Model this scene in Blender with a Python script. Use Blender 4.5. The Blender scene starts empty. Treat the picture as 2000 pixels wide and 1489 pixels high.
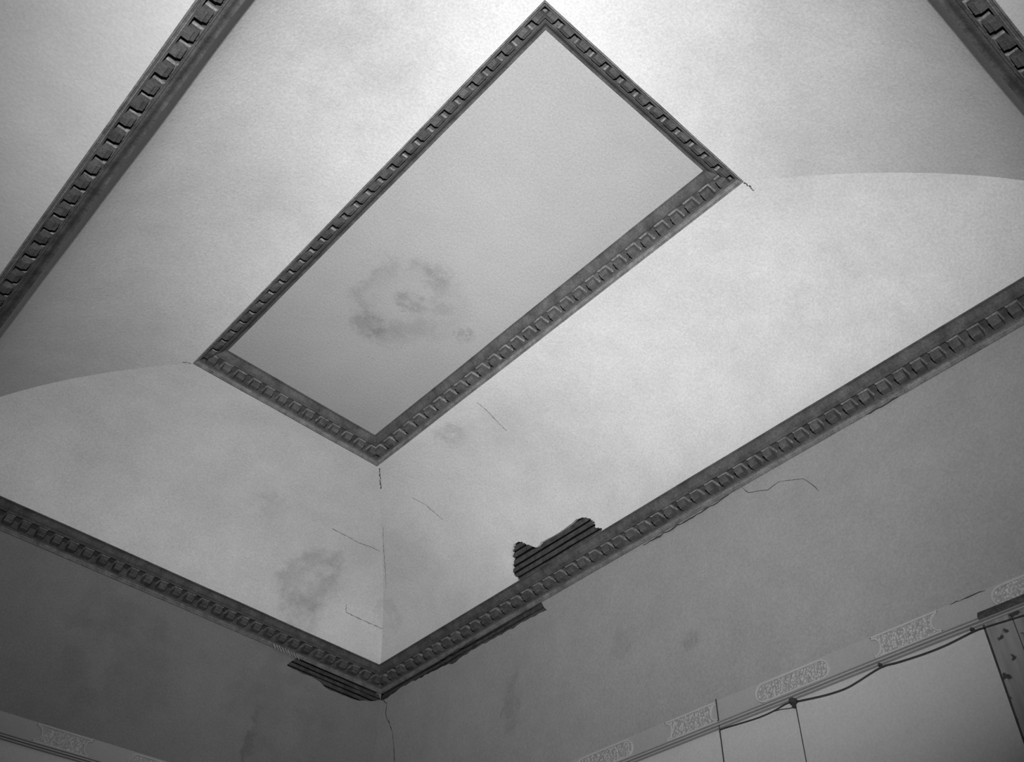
import bpy, bmesh, math, random
from mathutils import Vector, Matrix, noise
from mathutils.geometry import delaunay_2d_cdt

# ---------------------------------------------------------------- camera, light, exposure
S = 3.0                 # metres per survey unit (camera to ceiling border = 1 unit)
CH = 1.5                # camera height above the floor
FPX, PPX, PPY = 1980.6, 1000.0, 744.5
# rows: image right / image down / forward, in room axes (u = along room, v = across, w = up)
R0 = ((-0.67274, 0.73955, 0.02202), (0.51225, 0.48704, -0.70738), (0.53387, 0.46460, 0.70649))
scene = bpy.context.scene
COL = scene.collection


def W(u, v, z):
    return Vector((v * S, u * S, CH + z * S))


def ray(x, y):
    a, b = (x - PPX) / FPX, (y - PPY) / FPX
    return tuple(R0[0][i] * a + R0[1][i] * b + R0[2][i] for i in range(3))


def vec(r):
    return Vector((r[1], r[0], r[2]))


camd = bpy.data.cameras.new('camera')
camd.sensor_width = 36.0
camd.lens = 36.0 * FPX / 2000.0
camd.shift_x = 0.0
camd.shift_y = -(744.5 - PPY) / 2000.0
camd.clip_start = 0.02
cam = bpy.data.objects.new('camera', camd)
COL.objects.link(cam)
rx = vec(R0[0]).normalized()
bk = (-vec(R0[2])).normalized()
up = bk.cross(rx).normalized()
rx = up.cross(bk).normalized()
M = Matrix((rx, up, bk)).transposed().to_4x4()
M.translation = W(0, 0, 0)
cam.matrix_world = M
scene.camera = cam

vs = scene.view_settings
vs.view_transform = 'Standard'
vs.look = 'None'
vs.gamma = 1.0
vs.use_curve_mapping = False
vs.exposure = 0.0

world = bpy.data.worlds.new('world')
scene.world = world
world.use_nodes = True
world.node_tree.nodes['Background'].inputs[0].default_value = (0.5, 0.5, 0.5, 1)
world.node_tree.nodes['Background'].inputs[1].default_value = 0.05

LAMP = (-0.095, -0.080, 0.14)      # photographer's flood lamp beside the camera (u, v, z)
LAMP_AIM = (0.64, 0.55, 1.0)
LAMP_W = 63.0
LAMP_SPREAD = 73.0
LAMP_R = 0.035

# ---------------------------------------------------------------- survey numbers (units)
PU0, PU1, PV0, PV1 = 0.3283, 1.0341, 0.3137, 0.6316       # border of the flat panel, z = 1
ZC = 0.8614                                              # top lip of the cornice
LU0, LU1, LV0, LV1 = 0.0514, 1.3016, 0.0774, 0.8574     # cornice lip
DP = 0.0338                                              # projection of the moulding
ZW = 0.8327                                              # bottom of the cornice on the wall
WU0, WU1, WV0, WV1 = LU0 - DP, LU1 + DP, LV0 - DP, LV1 + DP
SB = 0.0045                                              # cove stands behind the lip
CU0, CU1, CV0, CV1 = LU0 - SB, LU1 + SB, LV0 - SB, LV1 + SB
ZF = -CH / S
PITCH = 0.0237
OUT_KD, OUT_KZ, IN_KD, IN_KZ = 0.913, 0.875, 0.82, 0.78  # size of the outer and inner moulding
DI = 0.111 * IN_KD / S
XU0, XV0 = -0.55, -0.50                                  # near walls, under the flat soffit

hZ = 0.0985 * IN_KZ / S
rnd = random.Random(7)


# ---------------------------------------------------------------- materials
def new_mat(name):
    m = bpy.data.materials.new(name)
    m.use_nodes = True
    nt = m.node_tree
    nt.nodes.clear()
    out = nt.nodes.new('ShaderNodeOutputMaterial')
    b = nt.nodes.new('ShaderNodeBsdfPrincipled')
    nt.links.new(b.outputs[0], out.inputs[0])
    b.inputs['Roughness'].default_value = 0.85
    b.inputs['Specular IOR Level'].default_value = 0.15
    return m, nt, b


def math_n(nt, op, a, b=None, c=None, clamp=False):
    n = nt.nodes.new('ShaderNodeMath')
    n.operation = op
    n.use_clamp = clamp
    for i, x in enumerate((a, b, c)):
        if x is None:
            continue
        if isinstance(x, (int, float)):
            n.inputs[i].default_value = x
        else:
            nt.links.new(x, n.inputs[i])
    return n.outputs[0]


def noise_n(nt, vec_s, scale, detail=3.0, rough=0.55):
    n = nt.nodes.new('ShaderNodeTexNoise')
    n.inputs['Scale'].default_value = scale
    n.inputs['Detail'].default_value = detail
    n.inputs['Roughness'].default_value = rough
    nt.links.new(vec_s, n.inputs['Vector'])
    return n


def maprange(nt, s, a, b, c, d, smooth=True):
    n = nt.nodes.new('ShaderNodeMapRange')
    n.interpolation_type = 'SMOOTHSTEP' if smooth else 'LINEAR'
    n.inputs['From Min'].default_value = a
    n.inputs['From Max'].default_value = b
    n.inputs['To Min'].default_value = c
    n.inputs['To Max'].default_value = d
    nt.links.new(s, n.inputs['Value'])
    return n.outputs[0]


def pos(nt):
    return nt.nodes.new('ShaderNodeNewGeometry').outputs['Position']


def grey(nt, b, val):
    c = nt.nodes.new('ShaderNodeCombineColor')
    for i in range(3):
        nt.links.new(val, c.inputs[i])
    nt.links.new(c.outputs[0], b.inputs['Base Color'])


def plaster(name, base, mottled=0.10, grain=0.10, stains=(), bump=0.25):
    """stains: (centre, radius, strength, inner level 0..1, stretch Vector or None)"""
    m, nt, b = new_mat(name)
    p = pos(nt)
    n1 = noise_n(nt, p, 1.6, 4)
    n2 = noise_n(nt, p, 130.0, 3, 0.7)
    n3 = noise_n(nt, p, 9.0, 5, 0.6)
    v = maprange(nt, n1.outputs['Fac'], 0.3, 0.7, 1 - mottled, 1 + mottled, False)
    v = math_n(nt, 'MULTIPLY', v, maprange(nt, n2.outputs['Fac'], 0.25, 0.75, 1 - grain, 1 + grain, False))
    v = math_n(nt, 'MULTIPLY', v, maprange(nt, n3.outputs['Fac'], 0.3, 0.7, 1 - mottled * .45, 1 + mottled * .45, False))
    for (c, r, st, ring, stretch) in stains:
        nz = noise_n(nt, p, 2.2 / r, 4, 0.62)
        sub = nt.nodes.new('ShaderNodeVectorMath')
        sub.operation = 'SUBTRACT'
        nt.links.new(nz.outputs['Color'], sub.inputs[0])
        sub.inputs[1].default_value = (0.5, 0.5, 0.5)
        sc = nt.nodes.new('ShaderNodeVectorMath')
        sc.operation = 'SCALE'
        nt.links.new(sub.outputs[0], sc.inputs[0])
        sc.inputs['Scale'].default_value = r * 1.25
        ad = nt.nodes.new('ShaderNodeVectorMath')
        ad.operation = 'ADD'
        nt.links.new(p, ad.inputs[0])
        nt.links.new(sc.outputs[0], ad.inputs[1])
        s2 = nt.nodes.new('ShaderNodeVectorMath')
        s2.operation = 'SUBTRACT'
        nt.links.new(ad.outputs[0], s2.inputs[0])
        s2.inputs[1].default_value = c
        last = s2.outputs[0]
        if stretch:
            ml = nt.nodes.new('ShaderNodeVectorMath')
            ml.operation = 'MULTIPLY'
            nt.links.new(last, ml.inputs[0])
            ml.inputs[1].default_value = stretch
            last = ml.outputs[0]
        ln = nt.nodes.new('ShaderNodeVectorMath')
        ln.operation = 'LENGTH'
        nt.links.new(last, ln.inputs[0])
        d = ln.outputs['Value']
        body = maprange(nt, d, r * 0.55, r * 1.12, 1.0, 0.0)
        if ring < 1:
            rim = maprange(nt, d, r * 0.35, r * 0.80, ring, 1.0)
            body = math_n(nt, 'MULTIPLY', body, rim)
        blot = maprange(nt, nz.outputs['Fac'], 0.36, 0.60, 0.25, 1.0)
        body = math_n(nt, 'MULTIPLY', body, blot)
        k = math_n(nt, 'MULTIPLY_ADD', body, -st, 1.0)
        v = math_n(nt, 'MULTIPLY', v, k)
    v = math_n(nt, 'MULTIPLY', v, base)
    grey(nt, b, v)
    bp = nt.nodes.new('ShaderNodeBump')
    bp.inputs['Strength'].default_value = bump
    bp.inputs['Distance'].default_value = 0.004
    n4 = noise_n(nt, p, 70.0, 3, 0.6)
    nt.links.new(n4.outputs['Fac'], bp.inputs['Height'])
    nt.links.new(bp.outputs[0], b.inputs['Normal'])
    return m


def grime(name, base, var=0.35, scale=14.0, fine=0.15, bump=0.4, dist=0.003):
    m, nt, b = new_mat(name)
    p = pos(nt)
    n1 = noise_n(nt, p, scale, 5, 0.65)
    n2 = noise_n(nt, p, 160.0, 2)
    v = maprange(nt, n1.outputs['Fac'], 0.3, 0.7, 1 - var, 1 + var, False)
    v = math_n(nt, 'MULTIPLY', v, maprange(nt, n2.outputs['Fac'], 0.25, 0.75, 1 - fine, 1 + fine, False))
    v = math_n(nt, 'MULTIPLY', v, base)
    grey(nt, b, v)
    bp = nt.nodes.new('ShaderNodeBump')
    bp.inputs['Strength'].default_value = bump
    bp.inputs['Distance'].default_value = dist
    nt.links.new(n2.outputs['Fac'], bp.inputs['Height'])
    nt.links.new(bp.outputs[0], b.inputs['Normal'])
    return m


# ---------------------------------------------------------------- object helpers
def tag(o, label=None, cat=None, group=None, kind=None):
    if label:
        o['label'] = label
    if cat:
        o['category'] = cat
    if group:
        o['group'] = group
    if kind:
        o['kind'] = kind
    return o


def link_mesh(name, me, mats, parent=None):
    o = bpy.data.objects.new(name, me)
    if not me.materials:
        for m in (mats if isinstance(mats, (list, tuple)) else [mats]):
            me.materials.append(m)
    COL.objects.link(o)
    if parent is not None:
        o.parent = parent
    return o


def mesh_obj(name, verts, faces, mats, parent=None, smooth=False, recalc=False):
    me = bpy.data.meshes.new(name)
    me.from_pydata([tuple(v) for v in verts], [], faces)
    if recalc:
        bm = bmesh.new()
        bm.from_mesh(me)
        bmesh.ops.recalc_face_normals(bm, faces=bm.faces)
        bm.to_mesh(me)
        bm.free()
    if smooth:
        for p in me.polygons:
            p.use_smooth = True
    me.update()
    return link_mesh(name, me, mats, parent)


def bm_obj(name, bm, mats, parent=None, smooth=False):
    me = bpy.data.meshes.new(name)
    bm.to_mesh(me)
    bm.free()
    if smooth:
        for p in me.polygons:
            p.use_smooth = True
    return link_mesh(name, me, mats, parent)


def in_poly(pt, poly):
    x, y = pt
    c = False
    n = len(poly)
    j = n - 1
    for i in range(n):
        xi, yi = poly[i]
        xj, yj = poly[j]
        if (yi > y) != (yj > y) and x < (xj - xi) * (y - yi) / (yj - yi) + xi:
            c = not c
        j = i
    return c


def sheet(a0, a1, b0, b1, na, nb, holes, fn, depth=0.016, depthfn=None, open_at=None):
    """Parametric sheet with real holes. fn(a,b)->Vector. Rim of each hole goes back by depthfn."""
    pts, edges = [], []

    def add(p):
        pts.append(Vector(p))
        return len(pts) - 1
    for i in range(na + 1):
        for j in range(nb + 1):
            p = (a0 + (a1 - a0) * i / na, b0 + (b1 - b0) * j / nb)
            if any(in_poly(p, h) for h in holes):
                continue
            add(p)
    bc = [add(p) for p in ((a0, b0), (a1, b0), (a1, b1), (a0, b1))]
    edges += [(bc[i], bc[(i + 1) % 4]) for i in range(4)]
    for h in holes:
        idx = [add(p) for p in h]
        edges += [(idx[i], idx[(i + 1) % len(idx)]) for i in range(len(idx))]
    r = delaunay_2d_cdt(pts, edges, [], 0, 1e-7)
    V, F = r[0], r[2]
    keep = []
    for f in F:
        c = (sum(V[i][0] for i in f) / len(f), sum(V[i][1] for i in f) / len(f))
        if any(in_poly(c, h) for h in holes):
            continue
        keep.append(tuple(f))
    verts = [fn(p[0], p[1]) for p in V]
    faces = list(keep)
    for h in holes:
        base = len(verts)
        n = len(h)
        for p in h:
            verts.append(fn(*p))
        for p in h:
            verts.append(fn(*p) + depthfn(*p) * depth)
        for i in range(n):
            j = (i + 1) % n
            if open_at is not None and max(h[i][0], h[j][0]) > open_at - .004:
                continue
            faces.append((base + i, base + j, base + n + j, base + n + i))
    return verts, faces


def jag(poly, step, amp, seed, closed=True):
    """Break the straight edges of a hole into an uneven torn edge."""
    r = random.Random(seed)
    out = []
    n = len(poly)
    for i in range(n if closed else n - 1):
        a = Vector(poly[i])
        b = Vector(poly[(i + 1) % n])
        k = max(1, int((b - a).length / step))
        nrm = Vector((-(b - a).y, (b - a).x))
        if nrm.length > 0:
            nrm.normalize()
        for q in range(k):
            t = q / k
            p = a.lerp(b, t)
            if q:
                p = p + nrm * r.uniform(-amp, amp)
            out.append((p.x, p.y))
    if not closed:
        out.append(tuple(poly[-1]))
    return out


# ---------------------------------------------------------------- cove
def cove_fn(side):
    def f(s, a):
        k = math.sin(a)
        z = ZC + (1 - ZC) * math.cos(a)
        ua, ub = PU0 + (CU0 - PU0) * k, PU1 + (CU1 - PU1) * k
        va, vb = PV0 + (CV0 - PV0) * k, PV1 + (CV1 - PV1) * k
        wob = 0.0012 * noise.noise(Vector((s * 6, a * 4, {'v0': 1, 'v1': 2, 'u0': 3, 'u1': 4}[side] * 7.3))) * math.sin(s * math.pi)
        if side == 'v0':
            return W(ua + (ub - ua) * s, va, z + wob)
        if side == 'v1':
            return W(ua + (ub - ua) * s, vb, z + wob)
        if side == 'u0':
            return W(ua, va + (vb - va) * s, z + wob)
        return W(ub, va + (vb - va) * s, z + wob)
    return f


def cove_out(side):
    h = (1 - ZC)

    def f(s, a):
        o = {'v0': PV0 - CV0, 'v1': CV1 - PV1, 'u0': PU0 - CU0, 'u1': CU1 - PU1}[side]
        # outward normal of the quarter ellipse
        nh, nz = math.sin(a) / o, math.cos(a) / h
        l = math.hypot(nh, nz)
        nh, nz = nh / l, nz / l
        d = {'v0': (-1, 0), 'v1': (1, 0), 'u0': (0, -1), 'u1': (0, 1)}[side]
        return Vector((d[0] * nh, d[1] * nh, nz))
    return f


def cove_hit(side, x, y):
    """Where the line of sight through a picture point meets a cove: (s, a)."""
    r = ray(x, y)
    ax = 1 if side[0] == 'v' else 0
    e = {'v0': (PV0, CV0), 'v1': (PV1, CV1), 'u0': (PU0, CU0), 'u1': (PU1, CU1)}[side]
    best = None
    n = 600
    prev = None
    for i in range(n + 1):
        a = math.pi / 2 * i / n
        z = ZC + (1 - ZC) * math.cos(a)
        val = r[ax] / r[2] * z - (e[0] + (e[1] - e[0]) * math.sin(a))
        if prev is not None and (val > 0) != (prev > 0):
            best = a
            break
        prev = val
    if best is None:
        best = math.pi / 2
    k = math.sin(best)
    z = ZC + (1 - ZC) * math.cos(best)
    o = r[1 - ax] / r[2] * z
    if ax == 1:
        lo, hi = PU0 + (CU0 - PU0) * k, PU1 + (CU1 - PU1) * k
    else:
        lo, hi = PV0 + (CV0 - PV0) * k, PV1 + (CV1 - PV1) * k
    return ((o - lo) / (hi - lo), best)


def cove_pt(side, x, y):
    return cove_fn(side)(*cove_hit(side, x, y))


def panel_pt(x, y):
    r = ray(x, y)
    z = 1 + hZ
    return W(r[0] / r[2] * z, r[1] / r[2] * z, z)


def rw(x, y):       # right wall (v = WV1): (u, z)
    r = ray(x, y)
    k = WV1 / r[1]
    return (r[0] * k, r[2] * k)


def fw(x, y):       # far wall (u = WU1): (v, z)
    r = ray(x, y)
    k = WU1 / r[0]
    return (r[1] * k, r[2] * k)


# stains and other darker patches of the plaster
fw_s = lambda x, y: W(WU1, *fw(x, y))
rw_s = lambda x, y: W(rw(x, y)[0], WV1, rw(x, y)[1])

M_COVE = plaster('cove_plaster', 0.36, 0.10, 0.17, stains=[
    (cove_pt('u1', 606, 1132), 0.185, 0.30, 0.55, None),
    (cove_pt('u1', 590, 1205), 0.12, 0.16, 1, None),
    (cove_pt('v1', 880, 850), 0.085, 0.20, 1, None),
    (cove_pt('u1', 530, 985), 0.10, 0.12, 1, None),
    (cove_pt('v1', 760, 1200), 0.20, 0.11, 1, (2.6, 2.6, 1.0)),  # faint upright smear, darker along the cove corner
    (cove_pt('v1', 1660, 600), 0.30, 0.10, 1, None),
    (cove_pt('v0', 760, 150), 0.30, 0.10, 1, None),
])
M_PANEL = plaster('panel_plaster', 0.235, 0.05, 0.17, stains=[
    (panel_pt(795, 592), 0.245, 0.26, 0.22, None),
    (panel_pt(803, 592), 0.085, 0.24, 1, (1.0, 1.5, 1.0)),
    (panel_pt(722, 638), 0.085, 0.22, 1, None),
    (panel_pt(760, 660), 0.085, 0.12, 1, None),
    (panel_pt(909, 655), 0.050, 0.24, 1, None),
    (panel_pt(855, 540), 0.075, 0.16, 1, None),
])
WALL_MARKS = [
    (fw_s(490, 1450), 0.17, 0.20, 1, (5.5, 1.0, 0.8)),
    (fw_s(240, 1290), 0.30, 0.14, 1, None),
    (fw_s(560, 1400), 0.34, 0.14, 1, None),  # broad patch, darkens the wall towards the corner
    (rw_s(1000, 1370), 0.12, 0.18, 1, (1.0, 1.8, 0.7)),
    (rw_s(1350, 1250), 0.045, 0.18, 1, None),
    (rw_s(1215, 1255), 0.08, 0.12, 1, None),
]
M_WALL = plaster('wall_plaster', 0.18, 0.09, 0.17, stains=WALL_MARKS[3:])
M_WALL_FAR = plaster('far_wall_plaster', 0.12, 0.10, 0.17, stains=WALL_MARKS[:3])
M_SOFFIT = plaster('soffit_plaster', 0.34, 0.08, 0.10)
M_DADO = plaster('lower_wall_plaster', 0.30, 0.05, 0.09)
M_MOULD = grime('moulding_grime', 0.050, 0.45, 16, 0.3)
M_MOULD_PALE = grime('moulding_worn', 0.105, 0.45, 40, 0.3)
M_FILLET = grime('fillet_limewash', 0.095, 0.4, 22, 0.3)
M_RUBBLE = grime('broken_plaster', 0.16, 0.4, 60, 0.3)
M_LATH = grime('old_lath', 0.036, 0.5, 30, 0.3)
M_VOID = grime('roof_void', 0.008, 0.3, 5, 0.1)
M_CRACK = grime('crack_dirt', 0.03, 0.3, 40, 0.1)


def cove_poly(side, pts, step=0.006, amp=0.0025, seed=1, bottom=True):
    hs = [cove_hit(side, *p) for p in pts]
    # scale s to be comparable with a
    return hs


# ceiling: flat panel + four coves
ceil_root = bpy.data.objects.new('ceiling', None)
COL.objects.link(ceil_root)
ceil_root.location = (0, 0, 0)
tag(ceil_root, 'pale plaster vaulted ceiling with curved coves around a sunken flat panel', 'ceiling', kind='structure')

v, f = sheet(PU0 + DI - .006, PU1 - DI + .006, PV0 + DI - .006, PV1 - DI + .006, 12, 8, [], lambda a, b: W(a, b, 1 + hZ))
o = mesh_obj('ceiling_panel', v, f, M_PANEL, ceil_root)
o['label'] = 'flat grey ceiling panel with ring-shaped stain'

# torn hole in the right cove where the laths show
hp = [(999, 1121), (998.5, 1077), (1002, 1064), (1014, 1058), (1036, 1067), (1049, 1069), (1056, 1060), (1080, 1047),
      (1100, 1034), (1118, 1021), (1125, 1014), (1138, 1010), (1151, 1012), (1159, 1018), (1165, 1031), (1174, 1031)]
hole = [cove_hit('v1', *p) for p in hp]
amax = math.pi / 2
hole_c = [(s, min(a, amax - .02)) for s, a in hole]
hole_c = hole_c + [(hole_c[-1][0], amax - .02), (cove_hit('v1', 1012, 1126)[0], amax - .02)]
hole_c = jag(hole_c, 0.008, 0.0016, 5)
COVES = {}
for side in ('v0', 'v1', 'u0', 'u1'):
    fn = cove_fn(side)
    holes = [hole_c] if side == 'v1' else []
    v, f = sheet(0, 1, 0, amax, 40, 30, holes, fn, 0.018, cove_out(side))
    COVES[side] = mesh_obj('cove', v, f, M_COVE, ceil_root, smooth=True)


# ---------------------------------------------------------------- mouldings
def cyma(p0, p1, n=5):
    out = []
    for i in range(n + 1):
        t = i / n
        x = p0[0] + (p1[0] - p0[0]) * t
        k = t - math.sin(2 * math.pi * t) / (2 * math.pi) * 0.75
        out.append((x, p0[1] + (p1[1] - p0[1]) * k))
    return out


PROFILE = ([(0.0, -0.004), (0.006, -0.004), (0.006, 0.006), (0.0095, 0.0075), (0.0125, 0.011), (0.0125, 0.0145), (0.0175, 0.0155),
            (0.0185, 0.021), (0.0235, 0.0225), (0.0125, 0.0245), (0.0125, 0.067), (0.070, 0.067), (0.070, 0.0565), (0.0745, 0.0565), (0.0745, 0.064)]
           + cyma((0.078, 0.066), (0.105, 0.0895), 7)
           + [(0.111, 0.0895), (0.111, 0.0955), (0.099, 0.0955), (0.085, 0.0985)])


def run(name, rect, zbase, side, seed, mats, kd, kz, parent=None):
    """One mitred length of moulding. rect = (u0,u1,v0,v1) at d = 0; d goes inwards."""
    u0, u1, v0, v1 = rect
    along = (u0, u1) if side[0] == 'v' else (v0, v1)
    nseg = max(6, int((along[1] - along[0]) * S / 0.11))
    np_ = len(PROFILE)
    verts, faces = [], []
    for i in range(nseg + 1):
        t = i / nseg
        for k, (d, z) in enumerate(PROFILE):
            d, z = d * kd, z * kz
            du = d / S
            w = along[0] + du + (along[1] - along[0] - 2 * du) * t
            fade = min(1, 8 * t, 8 * (1 - t))
            j = 0.0022 * noise.noise(Vector((w * 9, seed * 3.1, z * 14))) * fade
            dd = d + j * (0.3 if k < 3 else 1)
            zz = z + 0.0018 * noise.noise(Vector((w * 7 + 40, seed * 5.7, d * 9))) * fade
            du = dd / S
            zz = zbase + zz / S
            if side == 'v0':
                verts.append(W(w, v0 + du, zz))
            elif side == 'v1':
                verts.append(W(w, v1 - du, zz))
            elif side == 'u0':
                verts.append(W(u0 + du, w, zz))
            else:
                verts.append(W(u1 - du, w, zz))
    for i in range(nseg):
        for k in range(np_ - 1):
            a = i * np_ + k
            faces.append((a, a + 1, a + np_ + 1, a + np_))
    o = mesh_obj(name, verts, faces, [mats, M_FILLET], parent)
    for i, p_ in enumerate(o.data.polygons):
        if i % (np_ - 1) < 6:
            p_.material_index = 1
    return o


def block_mesh(seed):
    """Small console block with a moulded cap; x along the run, y away from the wall, z up from the cornice foot."""
    r = random.Random(seed)
    bm = bmesh.new()
    w = 0.0172
    prof = [(0.0120, 0.0675), (0.0120, 0.0245), (0.046, 0.0245), (0.050, 0.0295), (0.0605, 0.0355), (0.0605, 0.0675)]
    a = [bm.verts.new((-w + r.uniform(-.001, .001), y, z)) for y, z in prof]
    b = [bm.verts.new((w + r.uniform(-.001, .001), y, z)) for y, z in prof]
    bm.faces.new(a)
    bm.faces.new(list(reversed(b)))
    n = len(prof)
    for i in range(n):
        j = (i + 1) % n
        bm.faces.new((a[j], a[i], b[i], b[j]))
    # cap: splayed slab
    c0, c1 = w + .0012, w + .0054
    lo = [(-c0, .0120, .0545), (c0, .0120, .0545), (c0, .0618, .0545), (-c0, .0618, .0545)]
    hi = [(-c1, .0120, .0600), (c1, .0120, .0600), (c1, .0675, .0600), (-c1, .0675, .0600)]
    tp = [(-c1, .0120, .0675), (c1, .0120, .0675), (c1, .0675, .0675), (-c1, .0675, .0675)]
    L = [[bm.verts.new(p) for p in q] for q in (lo, hi, tp)]
    for q in range(2):
        for i in range(4):
            j = (i + 1) % 4
            fc = bm.faces.new((L[q][i], L[q][j], L[q + 1][j], L[q + 1][i]))
            fc.material_index = 1
    bm.faces.new(list(reversed(L[0])))
    bmesh.ops.recalc_face_normals(bm, faces=bm.faces)
    me = bpy.data.meshes.new('modillion')
    bm.to_mesh(me)
    bm.free()
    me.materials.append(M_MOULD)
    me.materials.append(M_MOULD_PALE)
    return me


BLOCKS = [block_mesh(i) for i in range(5)]


def blocks(parent, rect, zbase, side, kd, kz, skip=()):
    u0, u1, v0, v1 = rect
    lo, hi = (u0, u1) if side[0] == 'v' else (v0, v1)
    lo, hi = lo + 0.030 * kd / S, hi - 0.030 * kd / S
    L = hi - lo
    n = int(round(L / PITCH))
    for i in range(n):
        w = lo + (i + 0.5) * L / n
        if i in skip:
            continue
        o = bpy.data.objects.new('modillion', BLOCKS[rnd.randrange(5)])
        COL.objects.link(o)
        o.parent = parent
        w += rnd.uniform(-.0006, .0006)
        z = zbase + rnd.uniform(0, .0004)
        ang = {'v0': -math.pi / 2, 'v1': math.pi / 2, 'u0': 0.0, 'u1': math.pi}[side] + rnd.uniform(-.03, .03)
        if side == 'v0':
            o.location = W(w, v0, z)
        elif side == 'v1':
            o.location = W(w, v1, z)
        elif side == 'u0':
            o.location = W(u0, w, z)
        else:
            o.location = W(u1, w, z)
        o.rotation_euler = (0, 0, ang)
        o.scale = (rnd.uniform(.95, 1.05), kd, kz)


WALLRECT = (WU0, WU1, WV0, WV1)
PANRECT = (PU0, PU1, PV0, PV1)
NAMES = {'v0': 'left wall', 'v1': 'right wall', 'u0': 'near wall', 'u1': 'far wall'}
lab_out = {'v0': 'dark grimy modillion cornice along the edge of the flat left soffit',
           'v1': 'grey modillion cornice above the right wall with torn plaster hole over it',
           'u0': 'dark modillion cornice along the near soffit below the shadowed cove',
           'u1': 'blackened modillion cornice along the far wall with broken foot moulding'}
lab_in = {'v0': 'modillion moulding on the long panel side facing the left soffit',
          'v1': 'modillion moulding on the long panel side facing the right wall',
          'u0': 'modillion moulding on the short panel end facing the near soffit',
          'u1': 'modillion moulding on the short panel end facing the far wall'}
n_trim = 0
for si, side in enumerate(('v0', 'v1', 'u0', 'u1')):
    n_trim += 1
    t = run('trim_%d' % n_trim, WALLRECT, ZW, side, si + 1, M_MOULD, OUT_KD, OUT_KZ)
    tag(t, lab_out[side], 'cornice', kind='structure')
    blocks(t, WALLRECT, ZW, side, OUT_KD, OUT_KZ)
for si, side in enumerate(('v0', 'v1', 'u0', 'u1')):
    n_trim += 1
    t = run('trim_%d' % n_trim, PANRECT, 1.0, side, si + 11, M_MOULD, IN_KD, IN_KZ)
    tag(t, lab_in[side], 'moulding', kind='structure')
    blocks(t, PANRECT, 1.0, side, IN_KD, IN_KZ)

# broken foot of the far cornice: ridged plaster keys left where the moulding fell away
def fwp(x, y, out):
    r = ray(x, y)
    k = (WU1 - out / S) / r[0]
    return W(r[0] * k, r[1] * k, r[2] * k)


far_cornice = bpy.data.objects['trim_4']
r_ = random.Random(21)
for i in range(9):
    t = i / 8
    a = fwp(534 + 44 * t, 1256 + 21 * t, .024 + r_.uniform(-.003, .003))
    b = fwp(538 + 46 * t, 1268 + 21 * t, .010)
    w_ = Vector((.0042 * r_.uniform(.7, 1.2), 0, 0))
    n_ = Vector((0, -.004, -.004))
    q = [a - w_, a + w_, b + w_, b - w_]
    mesh_obj('plaster_key', [p_ + n_ for p_ in q] + [p_ - n_ * 2 for p_ in q], [(0, 1, 2, 3), (7, 6, 5, 4), (0, 4, 5, 1), (1, 5, 6, 2), (2, 6, 7, 3), (3, 7, 4, 0)], M_RUBBLE, far_cornice, recalc=True)

# ---------------------------------------------------------------- walls, floor
ZT = ZW + 0.012
hr = [(741, 1345), (1050, 1166), (1068, 1192), (1045, 1204), (1025, 1214), (980, 1240), (920, 1271), (890, 1294), (862, 1303),
      (836, 1317), (800, 1334), (775, 1350), (757, 1364), (738, 1372)]
HR = [rw(*p) for p in hr]
HR = [(min(u, WU1 - .0006), z) for u, z in HR]
HR = jag(HR, 0.008, 0.0016, 3)
hl = [(738, 1345), (577, 1275), (576, 1289), (560, 1300), (590, 1316), (617, 1327), (635, 1343), (665, 1357), (692, 1367), (722, 1370), (748, 1369)]
HL = [fw(*p) for p in hl]
HL = [(min(v_, WV1 - .0006), z) for v_, z in HL]
HL = jag(HL, 0.008, 0.0016, 4)

v, f = sheet(XU0, WU1, ZF, ZT, 30, 24, [HR], lambda a, b: W(a, WV1, b), 0.018, lambda a, b: Vector((1, 0, 0)), WU1)
wall_right = tag(mesh_obj('wall_right', v, f, M_WALL), 'grey plastered right wall with a stippled frieze band and plank boarding', 'wall', kind='structure')
v, f = sheet(XV0, WV1, ZF, ZT, 30, 24, [HL], lambda a, b: W(WU1, a, b), 0.018, lambda a, b: Vector((0, 1, 0)), WV1)
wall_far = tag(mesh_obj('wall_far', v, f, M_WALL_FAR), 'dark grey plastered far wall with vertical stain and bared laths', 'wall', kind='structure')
v, f = sheet(XU0, WU1, ZF, ZT, 12, 12, [], lambda a, b: W(a, XV0, b))
wall_left = tag(mesh_obj('wall_left', v, f, M_DADO), 'plain pale plastered left wall under the flat soffit', 'wall', kind='structure')
v, f = sheet(XV0, WV1, ZF, ZT, 12, 12, [], lambda a, b: W(XU0, a, b))
wall_near = tag(mesh_obj('wall_near', v, f, M_DADO), 'pale plastered near wall behind the flood lamp', 'wall', kind='structure')
M_FLOOR = grime('floor_boards', 0.06, 0.25, 4, 0.1)
v, f = sheet(XU0, WU1, XV0, WV1, 4, 4, [], lambda a, b: W(a, b, ZF))
floor = tag(mesh_obj('floor', v, f, M_FLOOR), 'worn grey floor of the room', 'floor', kind='structure')


# flat soffit of the near sides, at the foot of the cornice
v, f = sheet(XU0, WU1, XV0, WV0, 20, 8, [], lambda a, b: W(a, b, ZW))
mesh_obj('soffit', v, f, M_SOFFIT, ceil_root)['label'] = 'flat pale soffit beyond the left cornice'
v, f = sheet(XU0, WU0, WV0, WV1, 8, 12, [], lambda a, b: W(a, b, ZW))
mesh_obj('soffit', v, f, M_SOFFIT, ceil_root)['label'] = 'flat pale soffit beyond the near cornice'


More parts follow.
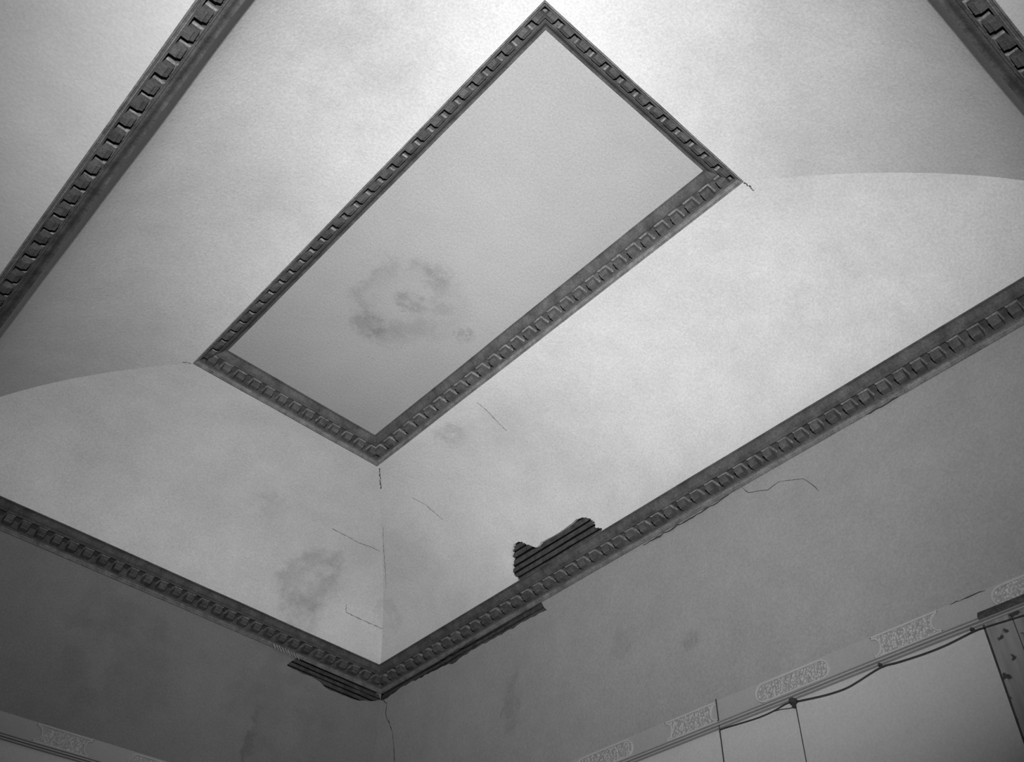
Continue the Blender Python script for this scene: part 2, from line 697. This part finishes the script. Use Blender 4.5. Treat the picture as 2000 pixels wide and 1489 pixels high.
# ---------------------------------------------------------------- bared laths
def lath_box(name, p0, p1, wdir, ndir, width, thick, parent, seed):
    """strip from p0 to p1; wdir = across, ndir = depth (away from the room)"""
    r = random.Random(seed)
    n = max(2, int((p1 - p0).length / 0.12))
    verts, faces = [], []
    for i in range(n + 1):
        p = p0.lerp(p1, i / n)
        w = width * (1 + r.uniform(-.12, .12)) / 2
        off = ndir * r.uniform(-.001, .001) + wdir * r.uniform(-.0015, .0015)
        for a, b in ((-1, 0), (1, 0), (1, 1), (-1, 1)):
            verts.append(p + wdir * (w * a) + ndir * (thick * b) + off)
    for i in range(n):
        for k in range(4):
            a = i * 4 + k
            b = i * 4 + (k + 1) % 4
            faces.append((a, b, b + 4, a + 4))
    faces.append((3, 2, 1, 0))
    faces.append((n * 4, n * 4 + 1, n * 4 + 2, n * 4 + 3))
    return mesh_obj(name, verts, faces, M_LATH, parent, recalc=True)


# cove laths
fn, no = cove_fn('v1'), cove_out('v1')
smin, smax = min(p[0] for p in hole_c), max(p[0] for p in hole_c)
amin = min(p[1] for p in hole_c)
arc = []      # equal spacing by arc length
N = 400
acc, last = 0, fn(.5, amin - .03)
marks = []
nxt = 0.0
PITCHL = 0.029
for i in range(N + 1):
    a = (amin - .03) + (amax - amin + .03) * i / N
    p = fn(.5, a)
    acc += (p - last).length
    last = p
    if acc >= nxt:
        marks.append(a)
        nxt += PITCHL
for i, a in enumerate(marks):
    p0, p1 = fn(smin - .02, a), fn(smax + .02, a)
    nd = no(.5, a)
    ax = (p1 - p0).normalized()
    wd = ax.cross(nd).normalized()
    lath_box('lath', p0 + nd * .012, p1 + nd * .012, wd, nd, 0.0195, 0.006, COVES['v1'], 50 + i)
# dark space behind
vb, fb = [], []
K = 14
for j in range(2):
    for i in range(K + 1):
        a = amin - .08 + (amax - amin + .08) * i / K
        for s in (smin - .04, smax + .04):
            vb.append(fn(s, a) + no(s, a) * 0.045)
    break
for i in range(K):
    fb.append((2 * i, 2 * i + 1, 2 * i + 3, 2 * i + 2))
mesh_obj('roof_void', vb, fb, M_VOID, COVES['v1'])

# wall laths
for i in range(7):
    z = ZW + 0.012 - i * 0.0082
    u_lo = min(p[0] for p in HR) - .02
    lath_box('lath', W(u_lo, WV1, z) + Vector((.010, 0, 0)), W(WU1, WV1, z) + Vector((.010, 0, 0)), Vector((0, 0, 1)), Vector((1, 0, 0)), .0165, .006, wall_right, 80 + i)
    if i < 7:
        v_lo = min(p[0] for p in HL) - .02
        lath_box('lath', W(WU1, v_lo, z) + Vector((0, .010, 0)), W(WU1, WV1, z) + Vector((0, .010, 0)), Vector((0, 0, 1)), Vector((0, 1, 0)), .0165, .006, wall_far, 90 + i)
zb0, zb1 = ZW - .075, ZW + .03
mesh_obj('wall_void', [W(u_lo - .02, WV1 + .015, zb0), W(WU1 + .02, WV1 + .015, zb0), W(WU1 + .02, WV1 + .015, zb1), W(u_lo - .02, WV1 + .015, zb1)], [(0, 1, 2, 3)], M_VOID, wall_right)
mesh_obj('wall_void', [W(WU1 + .015, v_lo - .02, zb0), W(WU1 + .015, WV1 + .02, zb0), W(WU1 + .015, WV1 + .02, zb1), W(WU1 + .015, v_lo - .02, zb1)], [(0, 1, 2, 3)], M_VOID, wall_far)

# ---------------------------------------------------------------- frieze band
M_BAND = plaster('frieze_plaster', 0.205, 0.05, 0.09)
M_STIP, nt, b = new_mat('stippled_medallion')
p = pos(nt)
vo = nt.nodes.new('ShaderNodeTexVoronoi')
vo.inputs['Scale'].default_value = 125.0
nt.links.new(p, vo.inputs['Vector'])
sv = maprange(nt, vo.outputs['Distance'], 0.15, 0.6, 0.32, 0.20)
n2 = noise_n(nt, p, 60, 3)
sv = math_n(nt, 'MULTIPLY', sv, maprange(nt, n2.outputs['Fac'], .3, .7, .8, 1.15, False))
grey(nt, b, sv)
bp = nt.nodes.new('ShaderNodeBump')
bp.inputs['Strength'].default_value = 0.8
bp.inputs['Distance'].default_value = 0.004
bp.invert = True
nt.links.new(vo.outputs['Distance'], bp.inputs['Height'])
nt.links.new(bp.outputs[0], b.inputs['Normal'])
M_RIM = plaster('medallion_rim', 0.27, 0.05, 0.1)


def band_z(wall, x):
    return 0.5612 + .020 * (x - .45) if wall == 'r' else 0.6003 + .037 * (x - .42)


def onwall(wall, x, z, out):
    """x along wall, z height, out = metres towards the room"""
    if wall == 'r':
        return W(x, WV1, z) + Vector((-out, 0, 0))
    return W(WU1, x, z) + Vector((0, -out, 0))


def strip(name, wall, x0, x1, prof, mat, parent, n=40, wob=0.0):
    """prof: list of (dz below the band top in units, out metres)"""
    verts, faces = [], []
    k = len(prof)
    for i in range(n + 1):
        x = x0 + (x1 - x0) * i / n
        for (dz, out) in prof:
            j = wob * noise.noise(Vector((x * 12, dz * 40, 3.0 if wall == 'r' else 9.0)))
            verts.append(onwall(wall, x, band_z(wall, x) - dz + j, out))
    for i in range(n):
        for q in range(k - 1):
            a = i * k + q
            faces.append((a, a + 1, a + k + 1, a + k))
    return mesh_obj(name, verts, faces, mat, parent)


BANDP = [(-.0004, 0.0), (0.0, 0.006), (0.0255, 0.006)]
RAILP = [(0.0255, 0.006), (0.0258, 0.014), (0.0272, 0.016), (0.0276, 0.007), (0.0286, 0.007), (0.0288, 0.017), (0.0304, 0.017), (0.0308, 0.006),
         (0.0317, 0.006), (0.0319, 0.013), (0.0332, 0.013), (0.0337, 0.0)]


def med_outline(kind, cx, L, H, n=10):
    pts = []
    if kind == 'round':
        r = H / 2
        for sgn in (1, -1):
            for i in range(n + 1):
                a = math.pi / 2 - math.pi * i / n
                pts.append((sgn * (L / 2 - r) + sgn * r * math.cos(a) if False else sgn * (L / 2 - r + r * math.cos(a)), sgn * r * math.sin(a)))
    else:
        r = H * 0.5
        for sgn in (1, -1):
            pts.append((sgn * L / 2, sgn * H / 2))
            for i in range(n + 1):
                a = math.pi / 2 - math.pi * i / n
                pts.append((sgn * (L / 2 - .004 / S - r * 0.72 * math.cos(a)), sgn * r * .86 * math.sin(a)))
            pts.append((sgn * L / 2, -sgn * H / 2))
    return [(cx + x, y) for x, y in pts]


def medallion(wall, kind, cx, parent):
    L, H = (0.0945, 0.0208) if kind == 'round' else (0.0765, 0.0225)
    ol = med_outline(kind, cx, L, H)
    cz = 0.0135
    verts = [onwall(wall, x, band_z(wall, x) - cz + y, 0.0075) for x, y in ol]
    back = [onwall(wall, x, band_z(wall, x) - cz + y, 0.004) for x, y in ol]
    n = len(ol)
    faces = [tuple(range(n))] + [(i, (i + 1) % n, n + (i + 1) % n, n + i) for i in range(n)]
    m = mesh_obj('medallion', verts + back, faces, M_STIP, parent, recalc=True)
    # raised rim
    rv, rf = [], []
    c = Vector((cx, 0))
    wd = 0.0022
    for i, (x, y) in enumerate(ol):
        a, b_ = Vector(ol[i - 1]), Vector(ol[(i + 1) % n])
        t = (b_ - a)
        if t.length == 0:
            t = Vector((1, 0))
        t.normalize()
        nn = Vector((-t.y, t.x))
        for (o_, h) in ((-.5, .0055), (-.35, .0105), (.35, .0105), (.5, .0055)):
            q = Vector((x, y)) + nn * (o_ * wd)
            rv.append(onwall(wall, q.x, band_z(wall, q.x) - cz + q.y, h))
    for i in range(n):
        for k in range(3):
            a = i * 4 + k
            b2 = ((i + 1) % n) * 4 + k
            rf.append((a, a + 1, b2 + 1, b2))
    mesh_obj('rim', rv, rf, M_RIM, m, recalc=True)
    return m


n_trim += 1
band_r = tag(strip('trim_%d' % n_trim, 'r', XU0, WU1, BANDP, M_BAND, None, 60, .0006), 'pale frieze band with stippled medallions across the right wall', 'frieze', kind='structure')
strip('rail', 'r', XU0, WU1, RAILP, M_BAND, band_r, 60, .0004)
n_trim += 1
band_f = tag(strip('trim_%d' % n_trim, 'f', XV0, WV1, BANDP, M_BAND, None, 40, .0006), 'frieze band with stippled medallions across the far wall', 'frieze', kind='structure')
strip('rail', 'f', XV0, WV1, RAILP, M_BAND, band_f, 40, .0004)
for i in range(-2, 4):
    c1, c2 = 0.4078 + .2800 * i, 0.5468 + .2800 * i
    if XU0 + .06 < c1 < 1.28:
        medallion('r', 'concave', c1, band_r)
    if XU0 + .06 < c2 < 1.27:
        medallion('r', 'round', c2, band_r)
for i in range(-3, 2):
    c1, c2 = 0.4081 + .2800 * i, 0.5470 + .2800 * i
    if XV0 + .06 < c1 < .84:
        medallion('f', 'concave', c1, band_f)
    if XV0 + .06 < c2 < .83:
        medallion('f', 'round', c2, band_f)

# lower wall: paler coat below the rail
for wall, x0, x1, par in (('r', XU0, WU1, wall_right), ('f', XV0, WV1, wall_far)):
    vv, ff = [], []
    n = 30
    for i in range(n + 1):
        x = x0 + (x1 - x0) * i / n
        vv += [onwall(wall, x, band_z(wall, x) - .0300, .002), onwall(wall, x, ZF, .002)]
    for i in range(n):
        ff.append((2 * i, 2 * i + 1, 2 * i + 3, 2 * i + 2))
    o = mesh_obj('lower_plaster', vv, ff, M_DADO, par)
    o['label'] = 'paler plaster below the rail'

# ---------------------------------------------------------------- plank boarding on the right wall
M_PLANK, nt, b = new_mat('stained_plank')
p = pos(nt)
mp = nt.nodes.new('ShaderNodeMapping')
mp.inputs['Scale'].default_value = (1, 1, 0.12)
nt.links.new(p, mp.inputs['Vector'])
n1 = noise_n(nt, mp.outputs[0], 40, 5, .6)
n2 = noise_n(nt, p, 24, 2, .5)
val = maprange(nt, n1.outputs['Fac'], .3, .7, .11, .19, False)
sp = maprange(nt, n2.outputs['Fac'], .60, .66, 1.0, .2)
val = math_n(nt, 'MULTIPLY', val, sp)
grey(nt, b, val)
door = bpy.data.objects.new('door_1', None)
COL.objects.link(door)
door.location = W(0.25, WV1, ZF)
tag(door, 'stained vertical plank boarding under the rail of the right wall', 'boarding', kind='structure')


def box_obj(name, lo, hi, mat, parent, off=Vector((0, 0, 0))):
    x0, y0, z0 = lo
    x1, y1, z1 = hi
    vs_ = [(x0, y0, z0), (x1, y0, z0), (x1, y1, z0), (x0, y1, z0), (x0, y0, z1), (x1, y0, z1), (x1, y1, z1), (x0, y1, z1)]
    fs = [(3, 2, 1, 0), (4, 5, 6, 7), (0, 1, 5, 4), (1, 2, 6, 5), (2, 3, 7, 6), (3, 0, 4, 7)]
    return mesh_obj(name, [Vector(q) - off for q in vs_], fs, mat, parent)


ptop = 0.5275
for i in range(9):
    ua, ub = 0.3300 - .0270 * (i + 1), 0.3300 - .0270 * i
    if ua < WU0:
        break
    A = W(ua, WV1, ZF)
    B = W(ub, WV1, ptop - .0006 + .020 * (ua - .33))
    box_obj('plank', (A.x - .008 - rnd.uniform(0, .0015), A.y + .0015, A.z), (A.x - .0035, B.y - .0015, B.z), M_PLANK, door, door.location)
A, B = W(0.3300 - .0270 * 9, WV1, ZF), W(0.3322, WV1, ptop)
box_obj('backing', (A.x - .0035, A.y, A.z), (A.x - .0022, B.y, B.z), M_CRACK, door, door.location)
hv = [onwall('r', x, band_z('r', x) - dz, o_) for x in (.3300 - .0270 * 9, .3320) for dz, o_ in ((.0205, .0062), (.0210, .012), (.0262, .020), (.0300, .0185))]
mesh_obj('gap_shade_strip', [q - door.location for q in hv], [(i, i + 1, i + 5, i + 4) for i in range(3)] + [(4, 5, 6, 7)], M_LATH, door)  # dark strip added to paint in the shaded gap between band and rail

# ---------------------------------------------------------------- cables
M_CABLE = grime('cable_black', 0.03, 0.2, 40, 0.1)


def tube(name, pts, rad, mat, parent=None, sub=4, seg=8):
    P = [Vector(q) for q in pts]
    path = []
    n = len(P)
    for i in range(n - 1):
        p0, p1, p2, p3 = P[max(0, i - 1)], P[i], P[i + 1], P[min(n - 1, i + 2)]
        for k in range(sub):
            t = k / sub
            path.append(0.5 * ((2 * p1) + (-p0 + p2) * t + (2 * p0 - 5 * p1 + 4 * p2 - p3) * t * t + (-p0 + 3 * p1 - 3 * p2 + p3) * t ** 3))
    path.append(P[-1])
    verts, faces = [], []
    ref = Vector((0.31, 0.2, 0.93)).normalized()
    for i, q in enumerate(path):
        t = (path[min(i + 1, len(path) - 1)] - path[max(i - 1, 0)]).normalized()
        a = t.cross(ref)
        if a.length < .05:
            a = t.cross(Vector((1, 0, 0)))
        a.normalize()
        b_ = t.cross(a)
        r = rad[min(i * len(rad) // len(path), len(rad) - 1)] if isinstance(rad, (list, tuple)) else rad
        for k in range(seg):
            an = 2 * math.pi * k / seg
            verts.append(q + (a * math.cos(an) + b_ * math.sin(an)) * r)
    for i in range(len(path) - 1):
        for k in range(seg):
            faces.append((i * seg + k, i * seg + (k + 1) % seg, (i + 1) * seg + (k + 1) % seg, (i + 1) * seg + k))
    faces.append(tuple(reversed(range(seg))))
    faces.append(tuple(range((len(path) - 1) * seg, len(path) * seg)))
    return mesh_obj(name, verts, faces, mat, parent, smooth=True)


def rwp(x, y, out):
    """picture point on a plane `out` metres in front of the right wall"""
    r = ray(x, y)
    k = (WV1 - out / S) / r[1]
    return W(r[0] * k, r[1] * k, r[2] * k)


cA = [rwp(*q, .012) for q in ((1413, 1489), (1409, 1450), (1406.5, 1432), (1408, 1425), (1440, 1415), (1480, 1402.5), (1510, 1389.5), (1535, 1375), (1549, 1371))]
cA[0] = Vector((cA[0].x, cA[1].y, cA[0].z))
cA = [Vector((cA[0].x, cA[0].y, .02))] + cA
tag(tube('electric_cable', cA, .0020, M_CABLE), 'black cable that turns a square corner and drops down the right wall', 'cable')
cB = [rwp(*q, .020) for q in ((1556, 1370), (1592, 1362.5), (1622, 1355), (1652, 1344.5), (1676, 1331), (1721, 1303), (1754, 1293.5), (1805, 1277), (1850, 1259), (1904, 1232), (1928, 1224), (2000, 1202))]
e = cB[-1] - cB[-2]
cB.append(cB[-1] + e)
tag(tube('electric_cable', cB, .0019, M_CABLE), 'black cable sagging along the rail from the junction box', 'cable')
cC = [rwp(*q, .008) for q in ((1553, 1374), (1564, 1430), (1575, 1489))]
cC[2] = Vector((cC[2].x, cC[1].y, cC[2].z))
cC.append(Vector((cC[2].x, cC[2].y, .02)))
tag(tube('electric_cable', cC, .0014, M_CABLE), 'thin cable dropping straight down from the junction box', 'cable')
cD = [rwp(*q, .010) for q in ((1510, 1390), (1525, 1386), (1541, 1384), (1552, 1381))]
tag(tube('electric_cable', cD, .0009, M_CABLE), 'short thin wire looping beside the junction box', 'cable')

# junction box
jp = rwp(1552, 1372, .0)
jb = bpy.data.objects.new('junction_box', None)
COL.objects.link(jb)
jb.location = jp
tag(jb, 'small round black junction box under the rail where cables meet', 'junction box')


def disc(name, r0, r1, d0, d1, mat, parent, seg=14, off=(0, 0, 0)):
    vs_, fs = [], []
    for k in range(seg):
        a = 2 * math.pi * k / seg
        vs_.append((-d0 + off[0], r0 * math.cos(a) + off[1], r0 * math.sin(a) + off[2]))
    for k in range(seg):
        a = 2 * math.pi * k / seg
        vs_.append((-d1 + off[0], r1 * math.cos(a) + off[1], r1 * math.sin(a) + off[2]))
    for k in range(seg):
        fs.append((k, (k + 1) % seg, seg + (k + 1) % seg, seg + k))
    fs.append(tuple(range(seg)))
    fs.append(tuple(range(seg, 2 * seg)))
    return mesh_obj(name, vs_, fs, mat, parent, recalc=True)


disc('base', .0135, .012, .0, .012, M_CABLE, jb)
disc('cover', .011, .007, .012, .022, M_CABLE, jb)
disc('gland', .006, .006, .002, .012, M_CABLE, jb, 8, (0, 0, -.017))
for k, q in enumerate(((1721, 1300), (1901, 1231))):
    cp = rwp(*q, .012)
    o = disc('cable_clip', .0055, .004, .0, .012, M_CABLE, None, 8)
    o.location = cp
    tag(o, ('small black clip holding the sagging cable midway along the rail', 'small black clip holding the cable beside the plank boarding')[k], 'clip')


# ---------------------------------------------------------------- cracks in the plaster
def crack(parent, pts, wid, nrm_fn, seed, name='crack'):
    """thin dirty fissure: pts are world points on the surface"""
    r = random.Random(seed)
    P = []
    for i in range(len(pts) - 1):
        n = max(2, int((pts[i + 1] - pts[i]).length / .018))
        for k in range(n):
            q = pts[i].lerp(pts[i + 1], k / n)
            P.append(q)
    P.append(pts[-1])
    vs_, fs = [], []
    for i, q in enumerate(P):
        t = (P[min(i + 1, len(P) - 1)] - P[max(0, i - 1)]).normalized()
        nr = nrm_fn(q)
        sd = t.cross(nr).normalized()
        w = wid * (0.35 + 0.9 * r.random())
        if i in (0, len(P) - 1):
            w *= .3
        j = sd * r.uniform(-1, 1) * wid * .5
        vs_ += [q + j - sd * w / 2 + nr * .0012, q + j + sd * w / 2 + nr * .0012]
    for i in range(len(P) - 1):
        fs.append((2 * i, 2 * i + 1, 2 * i + 3, 2 * i + 2))
    return mesh_obj(name, vs_, fs, M_CRACK, parent)


def rwall_n(q):
    return Vector((-1, 0, 0))


def fwall_n(q):
    return Vector((0, -1, 0))


crack(wall_right, [rwp(*q, 0) for q in ((744, 1364), (756, 1375), (753, 1395), (760, 1412), (767, 1432), (769, 1458), (771, 1489), (773, 1530))], .0045, rwall_n, 1)
crack(wall_right, [rwp(*q, 0) for q in ((1447, 951), (1462, 963), (1480, 960), (1500, 957), (1521, 942), (1545, 938), (1568, 936), (1585, 945), (1600, 960))], .0026, rwall_n, 2)
crack(wall_right, [rwp(*q, .0075) for q in ((1855, 1182), (1868, 1176), (1880, 1172), (1900, 1163), (1925, 1153))], .0032, rwall_n, 3)
crack(wall_right, [rwp(*q, .003) for q in ((1235, 1442), (1245, 1436), (1252, 1431))], .004, rwall_n, 4)
for k_, q_ in enumerate((((1256, 1066), (1290, 1046), (1330, 1023), (1370, 1000), (1402, 981), (1424, 965)), ((1690, 812), (1722, 794), (1755, 775)), ((860, 1290), (890, 1272), (930, 1249)))):
    crack(wall_right, [rwp(*q, .007) for q in q_], .0075, rwall_n, 30 + k_)


def cove_line(side, px):
    out = []
    for i in range(len(px) - 1):
        for k in range(6):
            x = px[i][0] + (px[i + 1][0] - px[i][0]) * k / 6
            y = px[i][1] + (px[i + 1][1] - px[i][1]) * k / 6
            out.append(cove_pt(side, x, y))
    out.append(cove_pt(side, *px[-1]))
    return out


def cove_nrm(side):
    no_ = cove_out(side)

    def g(q):
        z = (q.z - CH) / S
        c = max(0, min(1, (z - ZC) / (1 - ZC)))
        return -no_(.5, math.acos(c))
    return g


crack(COVES['v1'], cove_line('v1', ((741, 914), (742, 935), (744, 955))), .005, cove_nrm('v1'), 11)
crack(COVES['v1'], cove_line('v1', ((748, 1030), (749, 1070), (752, 1110), (754, 1150))), .002, cove_nrm('v1'), 12)
crack(COVES['v1'], cove_line('v1', ((930, 785), (950, 800), (975, 828), (990, 842))), .0022, cove_nrm('v1'), 13)
crack(COVES['v1'], cove_line('v1', ((805, 972), (830, 985), (866, 1016))), .0022, cove_nrm('v1'), 14)
crack(COVES['u1'], cove_line('u1', ((648, 1032), (680, 1048), (700, 1060), (725, 1068), (742, 1077))), .0022, cove_nrm('u1'), 15)
crack(COVES['u1'], cove_line('u1', ((676, 1180), (676, 1196), (700, 1208), (730, 1221), (750, 1230))), .0026, cove_nrm('u1'), 16)
crack(COVES['v1'], cove_line('v1', ((1452, 356), (1465, 364), (1472, 372))), .005, cove_nrm('v1'), 17)
crack(COVES['u1'], cove_line('u1', ((374, 710), (366, 708), (356, 707))), .004, cove_nrm('u1'), 18)

# ---------------------------------------------------------------- photographer's flood lamp (stands beside the camera)
lp = W(*LAMP)
aim = (W(*LAMP_AIM) - lp).normalized()
lamp = bpy.data.objects.new('flood_lamp', None)
COL.objects.link(lamp)
lamp.location = (lp.x, lp.y, 0)
tag(lamp, 'flood lamp with a bowl reflector on a tripod stand aimed at the ceiling', 'lamp')
M_STEEL = grime('lamp_metal', 0.20, 0.15, 30, 0.05)
base0 = Vector((lp.x, lp.y, 0))
bowl_c = lp - aim * .09


def lathe(name, prof, origin, axis, mat, parent, seg=24):
    a = axis.orthogonal().normalized()
    b_ = axis.cross(a)
    vs_, fs = [], []
    for (r, h) in prof:
        for k in range(seg):
            an = 2 * math.pi * k / seg
            vs_.append(origin + axis * h + (a * math.cos(an) + b_ * math.sin(an)) * r - base0)
    for i in range(len(prof) - 1):
        for k in range(seg):
            fs.append((i * seg + k, i * seg + (k + 1) % seg, (i + 1) * seg + (k + 1) % seg, (i + 1) * seg + k))
    return mesh_obj(name, vs_, fs, mat, parent, smooth=True)


lathe('reflector', [(.012, -.05), (.03, -.03), (.065, .0), (.09, .045), (.10, .085), (.097, .085), (.087, .045), (.06, .004), (.01, -.02)], bowl_c, aim, M_STEEL, lamp)
lathe('socket', [(.0, -.12), (.016, -.12), (.018, -.06), (.014, -.045), (.0, -.045)], bowl_c, aim, M_CABLE, lamp, 12)
tube('pole', [Vector((0, 0, .35)), Vector((0, 0, (bowl_c.z - .14) * .6)), bowl_c - aim * .10 - base0], .010, M_STEEL, lamp)
for k in range(3):
    an = 0.9 + 2 * math.pi * k / 3
    e_ = Vector((math.cos(an) * .15, math.sin(an) * .15, .012))
    tube('leg', [Vector((0, 0, .5)), Vector((0, 0, .5)).lerp(e_, .5), e_], .007, M_STEEL, lamp)
ld = bpy.data.lights.new('flood_light', 'AREA')
ld.shape = 'DISK'
ld.size = LAMP_R * 2
ld.energy = LAMP_W
ld.spread = math.radians(LAMP_SPREAD)
lo_ = bpy.data.objects.new('flood_light', ld)
COL.objects.link(lo_)
lo_.parent = lamp
lo_.location = bowl_c + aim * .088 - base0
lo_.rotation_euler = aim.to_track_quat('-Z', 'Y').to_euler()
